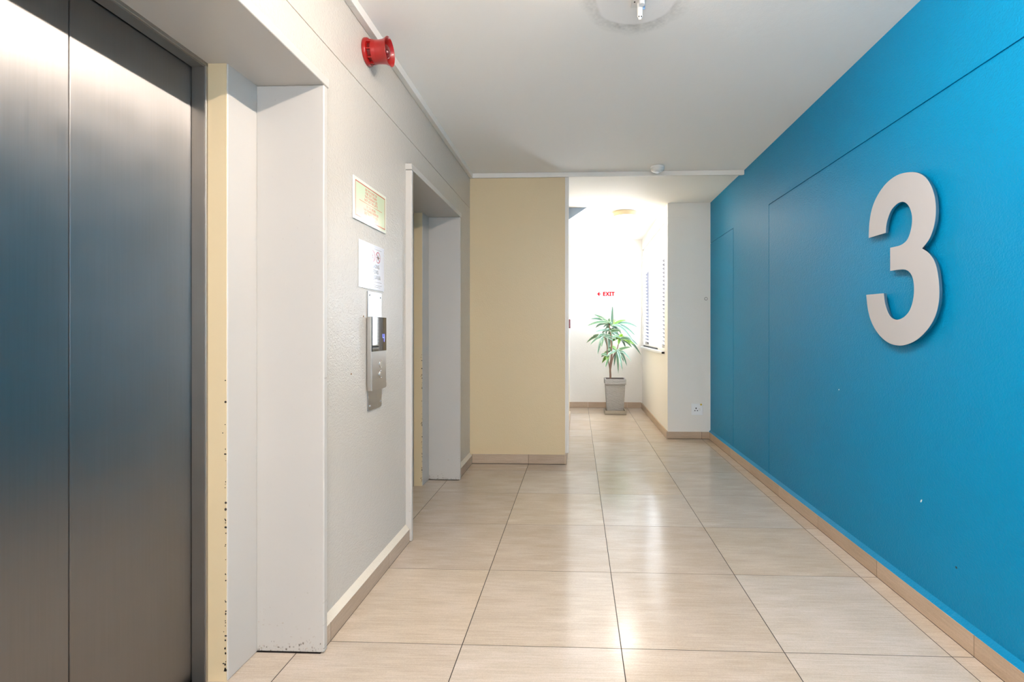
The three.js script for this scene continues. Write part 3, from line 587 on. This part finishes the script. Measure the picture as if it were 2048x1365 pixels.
// ------------------------------------------------------------------ plant
{
  const px = 0.54, pd = 7.36;
  const sc = thing('plant_saucer', 'stained square saucer under the grey plant pot', 'saucer', [px, 0, -pd]);
  const W = 0.152, q = [];
  q.push(bx(px - W, px + W, 0.002, 0.012, pd - W, pd + W));
  mesh('dish', join(q), M.saucer, sc);
  for (const [x0, x1, d0, d1] of [[-W, W, -W, -W + 0.014], [-W, W, W - 0.014, W], [-W, -W + 0.014, -W + 0.014, W - 0.014], [W - 0.014, W, -W + 0.014, W - 0.014]]) mesh('rim', rbx(px + x0, px + x1, 0.002, 0.055, pd + d0, pd + d1, 0.003, 1), M.saucer, sc);
  const stainRim = mesh('rust_stain', join([bx(px - W + 0.0135, px + W - 0.0135, 0.05, 0.0556, pd - W + 0.006, pd - W + 0.0145)]), M.rust, sc); stainRim.userData.label = 'brown stain on the saucer rim';

  const pot = thing('plant_pot', 'tall tapered grey ribbed square plant pot with a collar rim', 'pot', [px, 0.012, -pd]);
  const rings = [[0.013, 0.112], [0.1, 0.119], [0.25, 0.128], [0.42, 0.137], [0.43, 0.137]];
  const pos = [], idx = [];
  const ringPts = (y, r) => [[-r, r], [r, r], [r, -r], [-r, -r]].map(p => [px + p[0], y, -pd + p[1]]);
  const sideQuads = (A, B) => { for (let k = 0; k < 4; k++) { const n = (k + 1) % 4; pos.push(...A[k], ...A[n], ...B[n], ...A[k], ...B[n], ...B[k]); } };
  for (let i = 0; i < rings.length - 1; i++) sideQuads(ringPts(...rings[i]), ringPts(...rings[i + 1]));
  const g = new THREE.BufferGeometry(); g.setAttribute('position', new THREE.Float32BufferAttribute(pos, 3)); g.computeVertexNormals(); g.setAttribute('uv', new THREE.Float32BufferAttribute(new Float32Array(pos.length / 3 * 2), 2));
  mesh('body', join([uvm(g), bx(px - 0.106, px + 0.106, 0.012, 0.016, pd - 0.106, pd + 0.106)]), M.pot, pot);
  const R = 0.15, r0 = 0.128;
  for (const [x0, x1, d0, d1] of [[-R, R, -R, -r0], [-R, R, r0, R], [-R, -r0, -r0, r0], [r0, R, -r0, r0]]) mesh('collar', rbx(px + x0, px + x1, 0.428, 0.502, pd + d0, pd + d1, 0.004, 1), M.pot, pot);
  mesh('soil', bx(px - r0, px + r0, 0.40, 0.5015, pd - r0, pd + r0), M.soil, pot);

  // variegated cane plant
  const plant = thing('dracaena_plant', 'leafy cane plant with striped green and white arching leaves in the grey pot', 'plant', [px - 0.06, 0.503, -pd]);
  const bx0 = px - 0.062, S = 0.00122, at = (x, y) => [bx0 + (x - 368) * S, 0.503 + (890 - y) * S];
  const tubeG = (pts, r0_, r1_) => {
    const c = new THREE.CatmullRomCurve3(pts.map(p => new THREE.Vector3(...p))), n = 14, m = 8, g2 = new THREE.TubeGeometry(c, n, 1, m), P = g2.attributes.position;
    for (let i = 0; i <= n; i++) { const o = c.getPointAt(i / n), r = r0_ + (r1_ - r0_) * i / n; for (let j = 0; j <= m; j++) { const k = i * (m + 1) + j; P.setXYZ(k, o.x + (P.getX(k) - o.x) * r, o.y + (P.getY(k) - o.y) * r, o.z + (P.getZ(k) - o.z) * r); } }
    g2.computeVertexNormals(); return g2;
  };
  const P3 = (x, y, dz = 0) => { const [X, Y] = at(x, y); return [X, Y, -pd + dz]; };
  mesh('cane', tubeG([P3(368, 890), P3(366, 820), P3(362, 770), P3(372, 690, 0.01), P3(380, 600, 0.02), P3(372, 420, 0.02), P3(352, 235, 0.01)], 0.015, 0.007), M.bark, plant);
  mesh('cane', tubeG([P3(362, 790), P3(348, 710, 0.01), P3(330, 600, 0.02), P3(322, 470, 0.03), P3(290, 395, 0.03)], 0.009, 0.006), M.bark, plant);
  mesh('cane', tubeG([P3(368, 780), P3(400, 640, -0.02), P3(440, 565, -0.01), P3(465, 470, -0.02), P3(480, 400, -0.02)], 0.009, 0.006), M.bark, plant);
  const leafTex = (a, b, cM) => canvasTex(64, 256, (c, w, h) => {
    c.fillStyle = b; c.fillRect(0, 0, w, h); c.fillStyle = a; c.fillRect(w * 0.16, 0, w * 0.27, h); c.fillRect(w * 0.57, 0, w * 0.27, h); c.fillStyle = cM; c.fillRect(w * 0.43, 0, w * 0.06, h); c.fillRect(w * 0.5, 0, w * 0.06, h);
    c.fillStyle = b; c.fillRect(w * 0.24, 0, 2, h); c.fillRect(w * 0.7, 0, 2, h);
  });
  const leafMats = [['#1f5236', '#a9bd98', '#6f9370'], ['#2b6150', '#b4c6b4', '#7fa08a'], ['#3f7a34', '#9dbd58', '#78a648'], ['#1a4530', '#9db192', '#668a6d']].map(a => phy({ map: leafTex(...a), roughness: 0.35, side: THREE.DoubleSide }));
  leafMats.push(phy({ map: leafTex('#6aa81e', '#b7dc4a', '#9ccc3a'), roughness: 0.35, side: THREE.DoubleSide }));
  const leafThick = 0.0008;
  function leaf(a, b, up, wid, mi, dzA, dzB, twist) {
    // curved blade from a to b; up lifts the middle
    const A = new THREE.Vector3(...P3(a[0], a[1], dzA)), B = new THREE.Vector3(...P3(b[0], b[1], dzB));
    const C = A.clone().lerp(B, 0.45).add(new THREE.Vector3(0, up, 0)), n = 9, c = new THREE.QuadraticBezierCurve3(A, C, B);
    const pos2 = [], uv2 = [], ix = [], view = new THREE.Vector3(Math.sin(twist), 0.35, Math.cos(twist)).normalize();
    for (let i = 0; i <= n; i++) {
      const s = i / n, o = c.getPoint(s), tg = c.getTangent(s), sd = new THREE.Vector3().crossVectors(tg, view).normalize(), nm = new THREE.Vector3().crossVectors(sd, tg).normalize();
      const w = wid * Math.min(1, 0.35 + s * 2.2) * Math.pow(Math.max(0, 1 - s * s * s), 0.8) * 0.5 + 0.0006;
      for (const k of [-1, 0, 1]) { const q2 = o.clone().addScaledVector(sd, k * w).addScaledVector(nm, k ? 0.0 : -w * 0.35); pos2.push(q2.x, q2.y, q2.z); uv2.push((k + 1) / 2, s); }
    }
    for (let i = 0; i < n; i++) for (let k = 0; k < 2; k++) { const v = i * 3 + k; ix.push(v, v + 1, v + 4, v, v + 4, v + 3); }
    const g3 = new THREE.BufferGeometry(); g3.setAttribute('position', new THREE.Float32BufferAttribute(pos2, 3)); g3.setAttribute('uv', new THREE.Float32BufferAttribute(uv2, 2)); g3.setIndex(ix); g3.computeVertexNormals();
    mesh('leaf', g3, leafMats[mi], plant);
  }
  const Hd = { a: [355, 235], b: [385, 270], c: [480, 410], d: [290, 400], e: [440, 565], f: [345, 640], g: [360, 330] };
  const L = [['a', 170, 130, .03, 0], ['a', 130, 185, .05, 1], ['a', 90, 270, .06, 0], ['a', 200, 268, .02, 1], ['a', 312, 380, .05, 1], ['b', 400, 165, 0, 2], ['b', 560, 205, .06, 2], ['b', 690, 290, .1, 1], ['b', 665, 390, .12, 1], ['b', 565, 320, .05, 3], ['b', 545, 270, .04, 0], ['b', 620, 250, .07, 1], ['b', 386, 30, 0, 1], ['b', 640, 470, .14, 1],
    ['g', 450, 420, .03, 3], ['g', 350, 570, .08, 1], ['g', 395, 655, .09, 0], ['g', 555, 530, .12, 1], ['g', 480, 330, .02, 0], ['g', 300, 300, .02, 3],
    ['c', 510, 365, 0, 4], ['c', 540, 400, .01, 4], ['c', 660, 465, .04, 3], ['c', 740, 620, .13, 1], ['c', 620, 525, .04, 0], ['c', 560, 545, .05, 1], ['c', 460, 490, 0, 2], ['c', 690, 500, .08, 1], ['c', 530, 420, .01, 3], ['c', 600, 440, .03, 3],
    ['d', 160, 385, .03, 0], ['d', 82, 475, .09, 0], ['d', 210, 610, .12, 3], ['d', 228, 540, .08, 1], ['d', 330, 440, .02, 2], ['d', 345, 575, .1, 1], ['d', 255, 520, .06, 0],
    ['e', 560, 745, .12, 1], ['e', 458, 835, .16, 0], ['e', 525, 700, .09, 3], ['e', 410, 750, .07, 1], ['e', 610, 690, .1, 1], ['e', 600, 520, .03, 0], ['e', 500, 800, .12, 1],
    ['f', 250, 610, .04, 0], ['f', 300, 752, .0, 0], ['f', 280, 670, .03, 2], ['f', 270, 715, .05, 2], ['f', 318, 690, .04, 2], ['f', 260, 640, .06, 3]];
  for (const [h, x, y, up, mi] of L) { const dz = rr(-0.13, 0.16); leaf([Hd[h][0] + rr(-8, 8), Hd[h][1] + rr(-8, 8)], [x, y], up * 1.15, rr(0.04, 0.052), mi, rr(-0.01, 0.03), dz, rr(-0.6, 0.6)); }
  for (let i = 0; i < 46; i++) { const h = 'abcdeg'[i % 6], ang = rr(-0.6, 3.7), r = rr(90, 180); leaf(Hd[h], [Hd[h][0] + Math.cos(ang) * r, Hd[h][1] - Math.sin(ang) * r * 0.5 + rr(0, 90)], rr(0.03, 0.09), rr(0.036, 0.048), i % 4, 0, rr(-0.2, 0.12), rr(-0.6, 0.6)); }
}

renderer.render(scene, camera);
